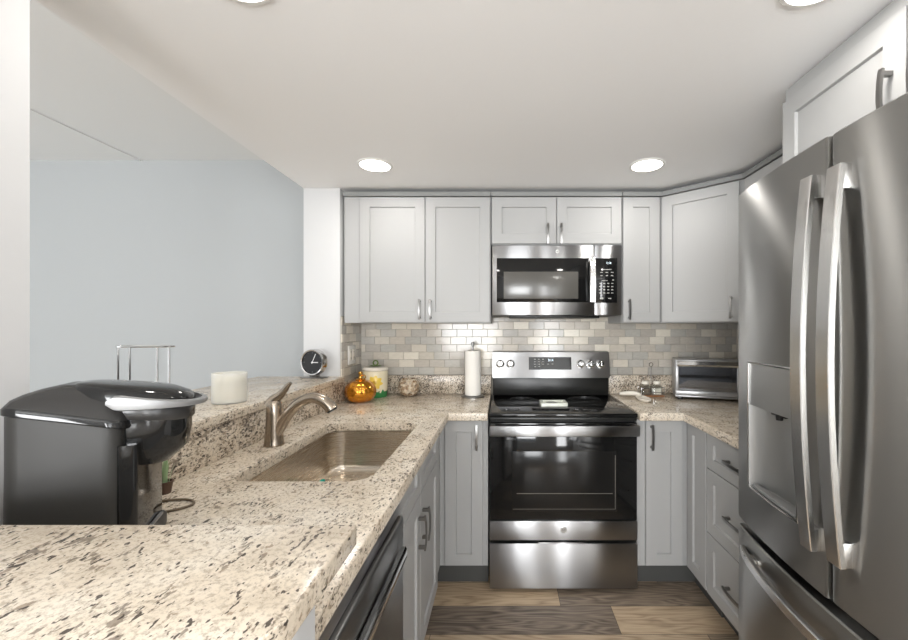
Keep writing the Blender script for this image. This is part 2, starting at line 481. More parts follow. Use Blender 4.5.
# ------------------------------------------------------------------ cabinets
def shaker(x0, x1, z0, z1, t=.019, rail=.057, y=0.0):
    """shaker door mesh, front facing -y, back at y"""
    bm = BM(); w, h = x1 - x0, z1 - z0
    rw = min(rail, w * .32); rh = min(rail, h * .3); s = .003; d = .009; b = .0015
    def loop(ix, iz, yy): return [bm.verts.new(p) for p in ((x0 + ix, yy, z0 + iz), (x1 - ix, yy, z0 + iz), (x1 - ix, yy, z1 - iz), (x0 + ix, yy, z1 - iz))]
    Ls = [loop(0, 0, y), loop(0, 0, y - t + b), loop(b, b, y - t), loop(rw, rh, y - t), loop(rw + s, rh + s, y - t + d)]
    for A, B in zip(Ls, Ls[1:]):
        for k in range(4): bm.faces.new((A[k], A[(k + 1) % 4], B[(k + 1) % 4], B[k]))
    bm.faces.new(Ls[-1]); bm.faces.new(list(reversed(Ls[0])))
    bmesh.ops.recalc_face_normals(bm, faces=bm.faces)
    return bm

def pull(x, z, horiz, y=-.019, ln=.128, m=None):
    """square-ended bar pull standing off a front that faces -y"""
    bm = BM(); h = ln / 2; p = .030
    pts = []
    for i in range(13):
        s = -1 + 2 * i / 12
        pts.append((s * h, y - p + .006 * s * s))
    cr = [(-.0055, -.0035), (.0055, -.0035), (.0055, .0035), (-.0055, .0035)]
    if horiz:
        path = [(x + a, b, z) for a, b in pts]; tube(bm, path, 1, up=(0, 0, 1), cross=cr)
        for s in (-1, 1): box(bm, x + s * (h - .012) - .006, x + s * (h - .012) + .006, y - p + .005, y, z - .006, z + .006, .001, 1)
    else:
        path = [(x, b, z + a) for a, b in pts]; tube(bm, path, 1, up=(1, 0, 0), cross=cr)
        for s in (-1, 1): box(bm, x - .006, x + .006, y - p + .005, y, z + s * (h - .012) - .006, z + s * (h - .012) + .006, .001, 1)
    return bm

def fronts(t, specs):
    """specs: (kind, x0, x1, z0, z1, pull or None); pull = (x, z, horizontal)"""
    for kind, x0, x1, z0, z1, pl in specs:
        d = obj(kind, shaker(x0, x1, z0, z1), M_CAB, t)
        if pl: obj('handle', pull(*pl), M_PULL, d)

def cab(name, label, cat, loc, rotz, body, specs, group=None, toe=None, extra=None, crown=None):
    t = thing(name, label, cat, loc, rotz, group)
    bm = BM()
    for b in body: box(bm, *b)
    obj('body', bm, M_CAB, t)
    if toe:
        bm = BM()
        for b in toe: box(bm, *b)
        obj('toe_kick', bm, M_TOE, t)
    if crown:
        bm = BM()
        for b in crown: box(bm, *b, .001, 1)
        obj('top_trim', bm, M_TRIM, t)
    fronts(t, specs)
    return t
UZ0, UZ1 = 1.38, 2.118
# upper cabinets on the back wall; local origin at the face of the box, y = 2.35
Y_U = 2.35
D_U = YB - .006 - Y_U
def upper(label, x0, x1, z0, specs, filler=None):
    body = [(x0, x1, 0, D_U, z0, UZ1)]
    c = [(x0, x1, -.026, .01, UZ1, 2.143)]
    s = [(k, a + x0, b + x0, c0, c1, (p[0] + x0, p[1], p[2]) if p else None) for k, a, b, c0, c1, p in specs]
    t = thing('upper_cabinet', label, 'cabinet', ((x0 + x1) / 2, Y_U, z0), 0)
    off = -(x0 + x1) / 2
    bm = BM(); box(bm, x0 + off, x1 + off, 0, D_U, 0, UZ1 - z0); obj('body', bm, M_CAB, t)
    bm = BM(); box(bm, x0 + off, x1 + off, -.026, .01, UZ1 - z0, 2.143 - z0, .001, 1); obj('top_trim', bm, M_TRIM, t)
    for k, a, b, c0, c1, p in s:
        d = obj(k, shaker(a + off, b + off, c0 - z0, c1 - z0), M_CAB, t)
        if p: obj('handle', pull(p[0] + off, p[1] - z0, p[2], ln=.118), M_PULL, d)
    if filler:
        bm = BM(); box(bm, filler[0] + off, filler[1] + off, -.004, 0, 0, UZ1 - z0); obj('filler_strip', bm, M_CAB, t)
    return t
DT = 2.113
upper('tall two-door light grey shaker wall cabinet beside the white column', -.93, -.072, UZ0,
      [('door', .094, .474, UZ0 + .005, DT, (.445, 1.458, False)), ('door', .478, .853, UZ0 + .005, DT, (.508, 1.458, False))], filler=(-.93, -.84))
upper('short two-door grey shaker wall cabinet directly above the microwave', -.068, .694, 1.838,
      [('door', .004, .379, 1.842, DT, (.328, 1.897, False)), ('door', .383, .758, 1.842, DT, (.405, 1.897, False))])
upper('narrow one-door grey shaker wall cabinet between microwave and angled corner cabinet', .698, .925, UZ0,
      [('door', .003, .215, UZ0 + .005, DT, (.035, 1.458, False))])
# angled corner wall cabinet
pA, pB = Vector((.935, 2.35)), Vector((1.255, 2.06))
dv = pB - pA; ang = math.atan2(dv.y, dv.x); wd = dv.length
t = thing('angled_cabinet', 'angled corner wall cabinet with one wide pale grey door above the toaster oven', 'cabinet', (pA.x, pA.y, UZ0), ang)
def loc2(x, y):
    v = Matrix.Rotation(-ang, 2) @ Vector((x - pA.x, y - pA.y)); return (v.x, v.y)
poly = [loc2(.930, 2.352), loc2(1.255, 2.058), loc2(XR - .008, 2.058), loc2(XR - .008, YB - .008), loc2(.930, YB - .008)]
bm = BM(); prism(bm, poly, 0, UZ1 - UZ0); obj('body', bm, M_CAB, t)
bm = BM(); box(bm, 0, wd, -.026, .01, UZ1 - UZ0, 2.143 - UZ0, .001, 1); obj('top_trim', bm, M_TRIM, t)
d = obj('door', shaker(.006, wd - .030, .005, DT - UZ0), M_CAB, t)
obj('handle', pull(wd - .066, .078, False, ln=.118), M_PULL, d)
# right wall upper cabinet (faces -X), between the corner cabinet and the fridge
t = thing('upper_cabinet', 'light grey wall cabinet on the right wall, showing just above the fridge top', 'cabinet', (1.255, 2.052, UZ0), -PI / 2)
w = 2.052 - 1.372
bm = BM(); box(bm, 0, w, 0, XR - .008 - 1.255, 0, UZ1 - UZ0); obj('body', bm, M_CAB, t)
bm = BM(); box(bm, 0, w, -.026, .01, UZ1 - UZ0, 2.143 - UZ0, .001, 1); obj('top_trim', bm, M_TRIM, t)
for a, b in ((.004, w / 2 - .002), (w / 2 + .002, w - .004)):
    d = obj('door', shaker(a, b, .005, DT - UZ0), M_CAB, t)
    obj('handle', pull(w / 2 + (-.03 if a < .1 else .03), .078, False, ln=.118), M_PULL, d)
# cabinet above the fridge
t = thing('fridge_top_cabinet', 'deep two-door pale grey cabinet above the refrigerator', 'cabinet', (.97, 1.366, 1.83), -PI / 2)
w = .846
bm = BM(); box(bm, 0, w, 0, XR - .003 - .97, 0, UZ1 - 1.83); obj('body', bm, M_CAB, t)
bm = BM(); box(bm, 0, w, -.006, .01, UZ1 - 1.83, 2.160 - 1.83, .001, 1); obj('top_trim', bm, M_CAB, t)
for a, b, hx in ((.004, w / 2 - .002, w / 2 - .037), (w / 2 + .002, w - .004, w / 2 + .037)):
    d = obj('door', shaker(a, b, .004, DT - 1.83), M_CAB, t)
    obj('handle', pull(hx, .09, False), M_PULL, d)

# base cabinets
BZ0, BZ1 = .115, .876
def base(name, label, loc, rotz, w, depth, specs, body=None, toe=None, x0=0.0):
    t = thing(name, label, 'cabinet', loc, rotz)
    bm = BM()
    for b in (body or [(x0, w, 0, depth, BZ0, BZ1)]): box(bm, *b)
    obj('body', bm, M_CAB, t)
    bm = BM()
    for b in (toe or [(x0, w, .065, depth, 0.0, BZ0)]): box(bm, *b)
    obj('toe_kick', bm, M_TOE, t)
    fronts(t, specs)
    return t
# back-left (blind corner) cabinet: local origin x=-.947, y=2.08
ox = -.947
base('corner_base_cabinet', 'blind corner grey base cabinet with one door left of the range', (ox, 2.08, 0), 0, 0, 0,
     [('door', -.300 - ox, -.104 - ox, .125, .872, (-.135 - ox, .79, False))],
     body=[(0, -.078 - ox, 0, .585, BZ0, BZ1), (0, -.328 - ox, -.178, 0, BZ0, BZ1)],
     toe=[(0, -.078 - ox, .05, .585, 0, BZ0), (0, -.39 - ox, -.178, .05, 0, BZ0)])
# sink cabinet, faces +X
base('sink_base_cabinet', 'grey sink base cabinet with two doors and two false drawer fronts beside the dishwasher', (-.328, 1.102, 0), PI / 2, .796, .55,
     [('drawer_front', .004, .396, .735, .872, None), ('drawer_front', .400, .792, .735, .872, None),
      ('door', .004, .396, .125, .729, (.362, .60, False)), ('door', .400, .792, .125, .729, (.434, .60, False))],
     body=[(0, .796, 0, .02, BZ0, BZ1), (0, .02, 0, .615, BZ0, BZ1), (.776, .796, 0, .615, BZ0, BZ1), (0, .796, .59, .615, BZ0, BZ1), (0, .796, 0, .615, BZ0, .15)],
     toe=[(0, .796, .065, .61, 0, BZ0)])
# right corner (lazy susan) cabinet
ox = .694
base('corner_base_cabinet', 'right corner grey base cabinet with two hinged doors meeting at the inside corner', (ox, 2.08, 0), 0, 0, 0,
     [('door', .737 - ox, .924 - ox, .125, .872, (.764 - ox, .79, False))],
     body=[(0, XR - .004 - ox, 0, .585, BZ0, BZ1), (.965 - ox, XR - .004 - ox, -.215, 0, BZ0, BZ1)],
     toe=[(0, XR - .004 - ox, .05, .585, 0, BZ0), (1.02 - ox, XR - .004 - ox, -.215, .05, 0, BZ0)])
rc = bpy.data.objects['corner_base_cabinet.001']
d = obj('door', shaker(0, .185, .125, .872), M_CAB, rc); d.location = (.965 - ox, -.026, 0); d.rotation_euler = (0, 0, -PI / 2)
# drawer cabinet, faces -X
w = 1.862 - 1.372
base('drawer_base_cabinet', 'grey three-drawer base cabinet between corner cabinet and refrigerator', (.965, 1.862, 0), -PI / 2, w, XR - .004 - .965,
     [('drawer_front', .004, w - .002, .705, .872, (w / 2, .79, True)), ('drawer_front', .004, w - .002, .408, .701, (w / 2, .555, True)),
      ('drawer_front', .004, w - .002, .125, .404, (w / 2, .262, True))])

# ------------------------------------------------------------------ countertops
CT0, CT1 = .878, .918
SX0, SX1, SY0, SY1 = -.785, -.382, 1.13, 1.835
t = thing('countertop', 'cream speckled granite countertop with undermount sink and low granite splash on the left', 'countertop', (-.6, 1.6, CT0))
bm = BM()
hole = [(p[0], p[1]) for p in rrect(SX0, SX1, SY0, SY1, 0, .062, 8)]
prism(bm, [(XL + .002, .536), (-.278, .536), (-.278, 2.03), (-.078, 2.03), (-.078, YB - .012), (XL + .002, YB - .012)], CT0, CT1, [hole], .004)
obj('slab', bm, M_GRAN, t, True)
bm = BM(); box(bm, XL + .022, -.078, YB - .034, YB - .013, CT1, 1.038, .002); obj('back_splash', bm, M_GRAN_LESS_GLARE, t, True)
bm = BM(); box(bm, XL + .001, XL + .021, .805, YB - .013, CT1, 1.034, .002); obj('side_splash', bm, M_GRAN_LESS_GLARE, t, True)
t = thing('countertop', 'cream speckled granite countertop holding the toaster oven on the right', 'countertop', (1.2, 2.2, CT0))
bm = BM(); prism(bm, [(.696, 2.03), (.912, 2.03), (.912, 1.375), (XR - .012, 1.375), (XR - .012, YB - .012), (.696, YB - .012)], CT0, CT1, [], .004)
obj('slab', bm, M_GRAN, t, True)
bm = BM(); box(bm, .696, XR - .034, YB - .034, YB - .013, CT1, 1.038, .002); obj('back_splash', bm, M_GRAN_LESS_GLARE, t, True)
bm = BM(); box(bm, XR - .033, XR - .013, 1.40, YB - .013, CT1, 1.038, .002); obj('side_splash', bm, M_GRAN_LESS_GLARE, t, True)
# ledge on the half wall
bm = BM(); box(bm, XO - .26, XL + .028, .806, 2.328, 1.036, 1.069, .004, 3)
tag(obj('bar_ledge', bm, M_GRAN), 'long granite ledge on the half wall carrying the clock and candle', 'ledge')
# raised bar in the foreground
bm = BM()
poly = [(-.948, .350), (-.243, .350), (-.219, .360), (-.209, .384), (-.209, .573), (-.948, .573)]
prism(bm, poly, 1.040, 1.069, [], .003)
tag(obj('raised_bar_top', bm, M_GRAN), 'raised cream granite bar top in the foreground in front of the coffee maker', 'countertop')

# ------------------------------------------------------------------ sink and faucet
t = thing('sink', 'rectangular stainless undermount sink with rounded corners', 'sink', ((SX0 + SX1) / 2, (SY0 + SY1) / 2, CT0))
bm = BM(); e = .006
loops = [rrect(SX0 - .03, SX1 + .03, SY0 - .03, SY1 + .03, CT0 - .003, .09, 8), rrect(SX0 - e, SX1 + e, SY0 - e, SY1 + e, CT0 - .003, .078, 8),
         rrect(SX0 - e, SX1 + e, SY0 - e, SY1 + e, CT0 - .012, .078, 8), rrect(SX0, SX1, SY0, SY1, CT0 - .15, .07, 8)]
for i in range(1, 6):
    a = PI / 2 * i / 5; q = .035
    loops.append(rrect(SX0 + q * (1 - math.cos(a)), SX1 - q * (1 - math.cos(a)), SY0 + q * (1 - math.cos(a)), SY1 - q * (1 - math.cos(a)), CT0 - .15 - q * math.sin(a), .07 - q * .5 * (1 - math.cos(a)), 8))
loft(bm, loops, False, True)
obj('basin', bm, M_SINK, t, True, smooth=50)
bm = BM(); lathe(bm, [(0, .0065), (.02, .006), (.028, .003), (.044, .004), (.05, .001)], (-.585, 1.50, CT0 - .1845)); obj('drain', bm, M_CHROME, t, True)
bm = BM(); box(bm, -.008, .008, -.022, .022, 0, .046, .005, 3)
sp = obj('sponge', bm, mat('teal_sponge', S(40, 170, 150), .9)); sp.location = (-.728, 1.60, CT0 - .1845)
tag(sp, 'small teal sponge lying inside the sink', 'sponge')

fx, fy = -.845, 1.477
t = thing('faucet', 'brushed nickel single-lever kitchen faucet with pull-out spout behind the sink', 'faucet', (fx, fy, CT1))
bm = BM(); lathe(bm, [(0, 0), (.0345, 0), (.035, .004), (.033, .010), (.031, .03), (.029, .06), (.0265, .11), (.0255, .146), (.0245, .149), (0, .149)], n=36); obj('body', bm, M_NICKEL, t)
bm = BM(); pts = smooth_path([(.006, -.002, .035), (.026, -.002, .072), (.056, -.003, .118), (.095, -.004, .156), (.140, -.005, .174), (.180, -.006, .166), (.208, -.007, .144), (.216, -.007, .132)], 6)
n_ = len(pts); rr = [(.021 - .0035 * (i / n_) if i < n_ * .55 else .019 + .005 * ((i / n_ - .55) / .45)) for i in range(n_)]
tube(bm, pts, rr, 20); obj('spout', bm, M_NICKEL, t)
bm = BM(); dd = (pts[-1] - pts[-2]).normalized(); cyl(bm, pts[-1], pts[-1] + dd * .006, .019, .018); obj('spray_head', bm, M_BLKP, t)
bm = BM(); pts = smooth_path([(-.012, 0, .146), (.0, 0, .166), (.020, -.001, .182), (.040, -.002, .203), (.054, -.003, .222), (.064, -.003, .229)], 5)
n_ = len(pts); rr = [.0195 * (1 - i / n_) ** 1.5 + .0065 for i in range(n_)]
tube(bm, pts, rr, 16); lathe(bm, [(.0255, .150), (.024, .160), (.016, .170), (0, .174)], n=24); obj('lever', bm, M_NICKEL, t)

# ------------------------------------------------------------------ text and badges
def text(s, size, mtl, parent, loc, rot, name='lettering', ext=.0004, align='CENTER', world_=False):
    c = bpy.data.curves.new(name, 'FONT'); c.body = s; c.size = size; c.extrude = ext; c.align_x = align; c.align_y = 'CENTER'; c.resolution_u = 3
    o = bpy.data.objects.new(name, c)
    COL.objects.link(o); bpy.context.view_layer.update()
    me = bpy.data.meshes.new_from_object(o); COL.objects.unlink(o); bpy.data.objects.remove(o)
    me.materials.clear(); me.materials.append(mtl)
    r = bpy.data.objects.new(name, me); COL.objects.link(r); r.parent = parent; r.location = loc; r.rotation_euler = rot
    return r
M_BADGE = mat('badge_silver', S(200, 200, 198), .3, .7)
M_BADGED = mat('badge_grey', S(92, 92, 92), .4, .3)
def badge(parent, x, y, z, r, a=M_BADGE, b=M_BADGED):
    bm = BM(); lathe(bm, [(r, 0), (r, .0015), (r * .9, .0022), (r * .86, .0015), (0, .0015)], (x, y, z), 28, axis='y-'); o = obj('badge', bm, a, parent)
    text('GE', r * 1.05, b, o, (x, y - .0022, z), (PI / 2, 0, 0))

# ------------------------------------------------------------------ range
RX0, RX1 = -.070, .688
t = thing('range', 'freestanding stainless electric range with black glass cooktop', 'range', ((RX0 + RX1) / 2, 2.35, 0))
ox = -(RX0 + RX1) / 2; oy = -2.35
def rb(name, boxes, m, par=None, bev=.003, smooth=35):
    bm = BM()
    for b in boxes: box(bm, b[0] + ox, b[1] + ox, b[2] + oy, b[3] + oy, b[4], b[5], bev)
    return obj(name, bm, m, par or t, smooth=smooth)
rb('body', [(RX0 + .004, RX1 - .004, 2.08, 2.63, .02, .895)], M_DGREY)
rb('cooktop', [(RX0, RX1, 2.035, 2.60, .893, .914)], M_BLK, bev=.006)
rb('front_trim', [(RX0 + .002, RX1 - .002, 2.045, 2.08, .875, .892)], M_BLKP)
# backguard: black lower band, tilted steel console
rb('rear_band', [(RX0 + .004, RX1 - .004, 2.585, 2.645, .914, 1.035)], M_BLKP, bev=.006)
bm = BM()
for sx in (0,):
    P = [(2.560, 1.030), (2.588, 1.192), (2.600, 1.198), (2.645, 1.198), (2.645, 1.030)]
    loft(bm, [[(RX0 + .002 + ox, y + oy, z) for y, z in P], [(RX1 - .002 + ox, y + oy, z) for y, z in P]])
bmesh.ops.bevel(bm, geom=[e_ for e_ in bm.edges if e_.calc_face_angle(0) > .5], offset=.003, segments=2, affect='EDGES')
con = obj('console', bm, M_STEEL, t)
tilt = math.atan2(.028, .162)
def on_console(x, z, h=0):  # point on tilted face
    y = 2.560 + (z - 1.03) / .162 * .028
    return Vector((x + ox, y + oy - h * math.cos(tilt), z + h * math.sin(tilt)))
RT = Matrix.Rotation(-tilt, 4, 'X')
def con_box(name, x0, x1, z0, z1, h, m, par):
    bm = BM(); zc = (z0 + z1) / 2
    Mx = Matrix.Translation(on_console((x0 + x1) / 2, zc)) @ RT
    box(bm, -(x1 - x0) / 2, (x1 - x0) / 2, -h, .002, -(z1 - z0) / 2, (z1 - z0) / 2, .0008, 1, Mx)
    return obj(name, bm, m, par)
dsp = con_box('display', .166, .440, 1.082, 1.162, .002, M_BLK, con)
dsp['label'] = 'black glass display with lit digits'
zc = 1.122
Mx = Matrix.Translation(on_console(0, 0))
bm = BM()
for i, xk in enumerate((.206, .232, .258)):
    for j in range(4):
        if i == 2 and j == 3: continue
        p = on_console(xk, 1.148 - j * .0155, .0022); box(bm, -.006, .006, -.0003, .0003, -.0025, .0025, 0, 1, Matrix.Translation(p) @ RT)
for xk in (.29, .318):
    p = on_console(xk, 1.118, .0022); box(bm, -.006, .006, -.0003, .0003, -.0025, .0025, 0, 1, Matrix.Translation(p) @ RT)
obj('keypad', bm, M_KEY, con)
p = on_console(.307, 1.142, .0026); text('3:14', .02, M_DISP, con, p, (PI / 2 - tilt, 0, 0), 'digits')
for xk in (-.018, .048, .498, .562, .628):
    bm = BM(); lathe(bm, [(0, .034), (.015, .034), (.0185, .031), (.020, .012), (.026, .010), (.0275, 0), (0, 0)], n=28, axis='y-')
    box(bm, -.0035, .0035, -.040, -.030, -.016, .016, .0015)
    k = obj('knob', bm, M_CHROME, con); k.location = on_console(xk, 1.118, 0); k.rotation_euler = (-tilt, 0, 0)
# burner rings printed on the glass
M_RING = mat('burner_print', (.05, .05, .05), .25)
for (cx, cy, r) in ((.115, 2.20, .10), (.50, 2.20, .085), (.115, 2.46, .075), (.50, 2.46, .10)):
    bm = BM(); lathe(bm, [(r, .9141), (r, .9146), (r - .003, .9146), (r - .003, .9141)], (cx + ox, cy + oy, 0), 56); obj('burner_ring', bm, M_RING, t)
# oven door
od = rb('oven_door', [(RX0 + .002, RX1 - .002, 2.045, 2.075, .365, .865)], M_BLK, bev=.004)
rb('oven_window', [(.045, .580, 2.043, 2.046, .412, .720)], M_OVENW, od, bev=.001)
M_RACK = mat('dim_rack_metal', S(120, 116, 110), .4, .8)
bm = BM(); box(bm, .07 + ox, .56 + ox, 2.0422 + oy, 2.0432 + oy, .503, .506); box(bm, .05 + ox, .575 + ox, 2.0422 + oy, 2.0432 + oy, .424, .426); box(bm, .572 + ox, .575 + ox, 2.0422 + oy, 2.0432 + oy, .424, .70)
obj('oven_rack', bm, M_RACK, od)
rb('lower_panel', [(RX0 + .002, RX1 - .002, 2.037, 2.062, .268, .366)], M_STEEL, od)
badge(od, .309 + ox, 2.037 + oy, .322, .016)
hb = rb('handle', [(RX0 + .002, RX1 - .002, 1.992, 2.012, .806, .862)], M_STEEL, od, bev=.008)
for x in (RX0 + .004, RX1 - .03): rb('handle_bracket', [(x, x + .026, 2.008, 2.05, .812, .858)], M_STEEL, hb)
dr = rb('storage_drawer', [(RX0 + .002, RX1 - .002, 2.037, 2.075, .022, .252)], M_STEEL)
rb('drawer_lip', [(.18, .42, 2.033, 2.05, .252, .259)], M_STEEL, dr, bev=.002)
for x in (RX0 + .05, RX1 - .05):
    for y in (2.12, 2.58):
        bm = BM(); cyl(bm, (x + ox, y + oy, 0), (x + ox, y + oy, .022), .015, n=14)
        obj('foot', bm, M_BLKP, t)

# ------------------------------------------------------------------ microwave
MX0, MX1, MY = -.064, .692, 2.325
t = thing('microwave', 'over-the-range stainless microwave with dark window and keypad', 'microwave', ((MX0 + MX1) / 2, 2.5, 1.41))
ox = -(MX0 + MX1) / 2; oy = -2.5; oz = -1.41
def mb(name, boxes, m, par=None, bev=.002):
    bm = BM()
    for b in boxes: box(bm, b[0] + ox, b[1] + ox, b[2] + oy, b[3] + oy, b[4] + oz, b[5] + oz, bev)
    return obj(name, bm, m, par or t)
mb('body', [(MX0, MX1, MY + .03, YB - .012, 1.425, 1.834)], M_DGREY)
bm = BM()
for x0, x1 in ((MX0 + .10, MX1 - .12),): box(bm, x0 + ox, x1 + ox, MY + .04 + oy, 2.55 + oy, 1.408 + oz, 1.425 + oz, .006)
obj('underside_vent', bm, M_BLKP, t)
dX = .530  # door / control split
dr = mb('door', [(MX0, dX - .001, MY, MY + .03, 1.424, 1.832)], M_STEEL, bev=.004)
mb('window', [(MX0 + .028, .500, MY - .002, MY + .001, 1.500, 1.756)], M_BLK, dr, .001)
mb('window_screen', [(MX0 + .068, .437, MY - .0035, MY - .0015, 1.520, 1.677)], M_MWW, dr, .0005)
bm = BM()
pts = [(.516 + ox, MY - .022 - .01 * math.cos((z - 1.628) / .13 * 1.3) + oy, z + oz) for z in [1.50 + .256 * i / 12 for i in range(13)]]
tube(bm, pts, 1, up=(1, 0, 0), cross=[(-.015, -.005), (-.011, .006), (.011, .006), (.015, -.005)])
for z in (1.506, 1.735): box(bm, .506 + ox, .526 + ox, MY - .022 + oy, MY + oy, z + oz, z + .015 + oz, .002)
obj('handle', bm, M_BAR, dr)
badge(dr, .316 + ox, MY + oy, 1.795 + oz, .011, M_BADGE, M_BADGED)
cp = mb('control_panel', [(dX + .001, MX1, MY, MY + .03, 1.424, 1.832)], M_STEEL, bev=.004)
kp = mb('keypad', [(.536, .662, MY - .002, MY + .001, 1.496, 1.756)], M_BLK, cp, .001)
bm = BM()
def key(x, z, w=.012, h=.005): box(bm, x - w / 2 + ox, x + w / 2 + ox, MY - .0026 + oy, MY - .0019 + oy, z - h / 2 + oz, z + h / 2 + oz)
for i in range(4):
    for j in range(4): key(.564 + i * .0235, 1.609 - j * .0185)
for i in range(3):
    key(.572 + i * .031, 1.673, .015, .004); key(.572 + i * .031, 1.654, .012, .005)
key(.640, 1.629, .01, .005); key(.590, 1.625, .035, .003); key(.605, 1.689, .05, .003); key(.572, 1.522, .02, .01); key(.62, 1.522, .018, .005)
obj('key_print', bm, M_KEY, kp)
text('1:14', .017, M_DISP, kp, (.614 + ox, MY - .0026 + oy, 1.727 + oz), (PI / 2, 0, 0), 'digits')

# ------------------------------------------------------------------ refrigerator
FY0, FY1, FC = .512, 1.357, .927
def fxs(y): return .757 + .040 * ((y - FC) / .43) ** 2
t = thing('refrigerator', 'tall stainless french-door refrigerator with water dispenser', 'refrigerator', (1.15, .93, 0))
FO = Vector((-1.15, -.93, 0))
def slab_y(bm, y0, y1, z0, z1, xb, ins=0.0, chamf=(True, True), k=14, cz=.004):
    """curved-front slab between y0..y1; back at xb"""
    def prof(i_, z):
        pts = []
        for i in range(k + 1):
            y = y0 + (y1 - y0) * i / k
            x = fxs(y) + ins + i_
            if i == 0 and chamf[0]: pts.append((x + .008, y, z)); pts.append((fxs(y + .003) + ins + .002 + i_, y + .002, z)); pts.append((fxs(y + .008) + ins + i_, y + .008, z))
            elif i == k and chamf[1]: pts.append((fxs(y - .008) + ins + i_, y - .008, z)); pts.append((fxs(y - .003) + ins + .002 + i_, y - .002, z)); pts.append((x + .008, y, z))
            else: pts.append((x, y, z))
        pts += [(xb, y1, z), (xb, y0, z)]
        return [Vector(p) + FO for p in pts]
    if cz: loft(bm, [prof(cz, z0), prof(0, z0 + cz), prof(0, z1 - cz), prof(cz, z1)])
    else: loft(bm, [prof(0, z0), prof(0, z1)])
XB = .83
def fb(name, boxes, m, par=None, bev=.002):
    bm = BM()
    for b in boxes: box(bm, b[0] + FO.x, b[1] + FO.x, b[2] + FO.y, b[3] + FO.y, b[4], b[5], bev)
    return obj(name, bm, m, par or t)
fb('body', [(.845, XR - .012, FY0 + .004, FY1 - .004, .02, 1.788)], M_DGREY)
fb('gasket', [(.83, .846, FY0 + .015, FY1 - .015, .06, 1.785)], M_BLKP)
# near door (plain)
bm = BM(); slab_y(bm, FY0, FC - .005, .718, 1.797, XB); dn = obj('door', bm, M_FRIDGE, t); dn['label'] = 'plain near door'
# far door with dispenser opening
DY0, DY1, DZ0, DZ1 = 1.03, 1.277, .848, 1.243
bm = BM()
slab_y(bm, FC + .005, DY0, .718, 1.797, XB, chamf=(True, False), cz=0)
slab_y(bm, DY1, FY1, .718, 1.797, XB, chamf=(False, True), cz=0)
slab_y(bm, DY0, DY1, .718, DZ0, XB, chamf=(False, False), cz=0)
slab_y(bm, DY0, DY1, DZ1, 1.797, XB, chamf=(False, False), cz=0)
bmesh.ops.remove_doubles(bm, verts=bm.verts, dist=.0002)
df = obj('door', bm, M_FRIDGE, t, smooth=25); df['label'] = 'far door with dispenser'
bm = BM(); slab_y(bm, DY0 + .004, DY1 - .004, 1.108, DZ1 - .004, XB - .002, ins=.001, chamf=(False, False), cz=.001)
dp = obj('dispenser_panel', bm, M_RECESS, df); dp['label'] = 'lighter control panel of dispenser'
# frame rim
def rim_pts(off=0.0):
    P = []
    ys = [DY0 + (DY1 - DY0) * i / 8 for i in range(9)]
    for y in ys: P.append((fxs(y) - .001, y, DZ0))
    for y in reversed(ys): P.append((fxs(y) - .001, y, DZ1))
    return [Vector(p) + FO for p in P]
bm = BM(); tube(bm, rim_pts(), .0032, 6, closed=True); obj('dispenser_rim', bm, M_BAR, df)
# recess: open box (curved inner back)
bm = BM(); L0, L1 = [], []
def arc_in(z, dep=.055):
    pts = []
    for i in range(13):
        s = i / 12; y = DY0 + (DY1 - DY0) * s
        pts.append((fxs(y) + .002 + dep * (math.sin(PI * s) ** .45), y, z))
    return [Vector(p) + FO for p in pts]
a, b = arc_in(DZ0 + .001), arc_in(1.108)
va = [bm.verts.new(p) for p in a]; vb = [bm.verts.new(p) for p in b]
for i in range(12): bm.faces.new((va[i], va[i + 1], vb[i + 1], vb[i]))
fr = [bm.verts.new(Vector((fxs(DY0 + (DY1 - DY0) * i / 12) + .002, DY0 + (DY1 - DY0) * i / 12, DZ0 + .001)) + FO) for i in range(13)]
for i in range(12):
    try: bm.faces.new((fr[i], fr[i + 1], va[i + 1], va[i]))
    except ValueError: pass
bmesh.ops.recalc_face_normals(bm, faces=bm.faces)
obj('dispenser_recess', bm, M_RECESS, df)
bm = BM(); slab_y(bm, DY0 + .015, DY1 - .015, DZ0 + .003, DZ0 + .012, .80, ins=.004, chamf=(False, False), cz=.001); obj('drip_tray', bm, M_GREYP, df)
bm = BM(); cyl(bm, Vector((.795, 1.15, 1.112)) + FO, Vector((.795, 1.15, 1.085)) + FO, .012, .009, 16); box(bm, .79 + FO.x, .80 + FO.x, 1.12 + FO.y, 1.18 + FO.y, 1.095, 1.110, .002); obj('nozzle', bm, M_BLKP, df)
# vertical curved handles
def vhandle(par, y0, y1, z0, z1):
    bm = BM(); loops = []; n = 26
    for i in range(n + 1):
        s = i / n; z = z0 + (z1 - z0) * s
        xf = .732 - .026 * math.sin(PI * s) ** .9
        th = .013
        loops.append([Vector(p) + FO for p in ((xf + th, y0, z), (xf + .002, y0, z), (xf, y0 + .002, z), (xf, y1 - .002, z), (xf + .002, y1, z), (xf + th, y1, z))])
    loft(bm, loops)
    h = obj('handle', bm, M_BAR, par)
    for z in (z0, z1 - .055):
        bm = BM(); box(bm, .735 + FO.x, .775 + FO.x, y0 + .001 + FO.y, y1 - .001 + FO.y, z, z + .055, .002)
        obj('handle_mount', bm, M_BAR, h)
vhandle(dn, .868, .906, .826, 1.709)
vhandle(df, .950, .987, .818, 1.714)
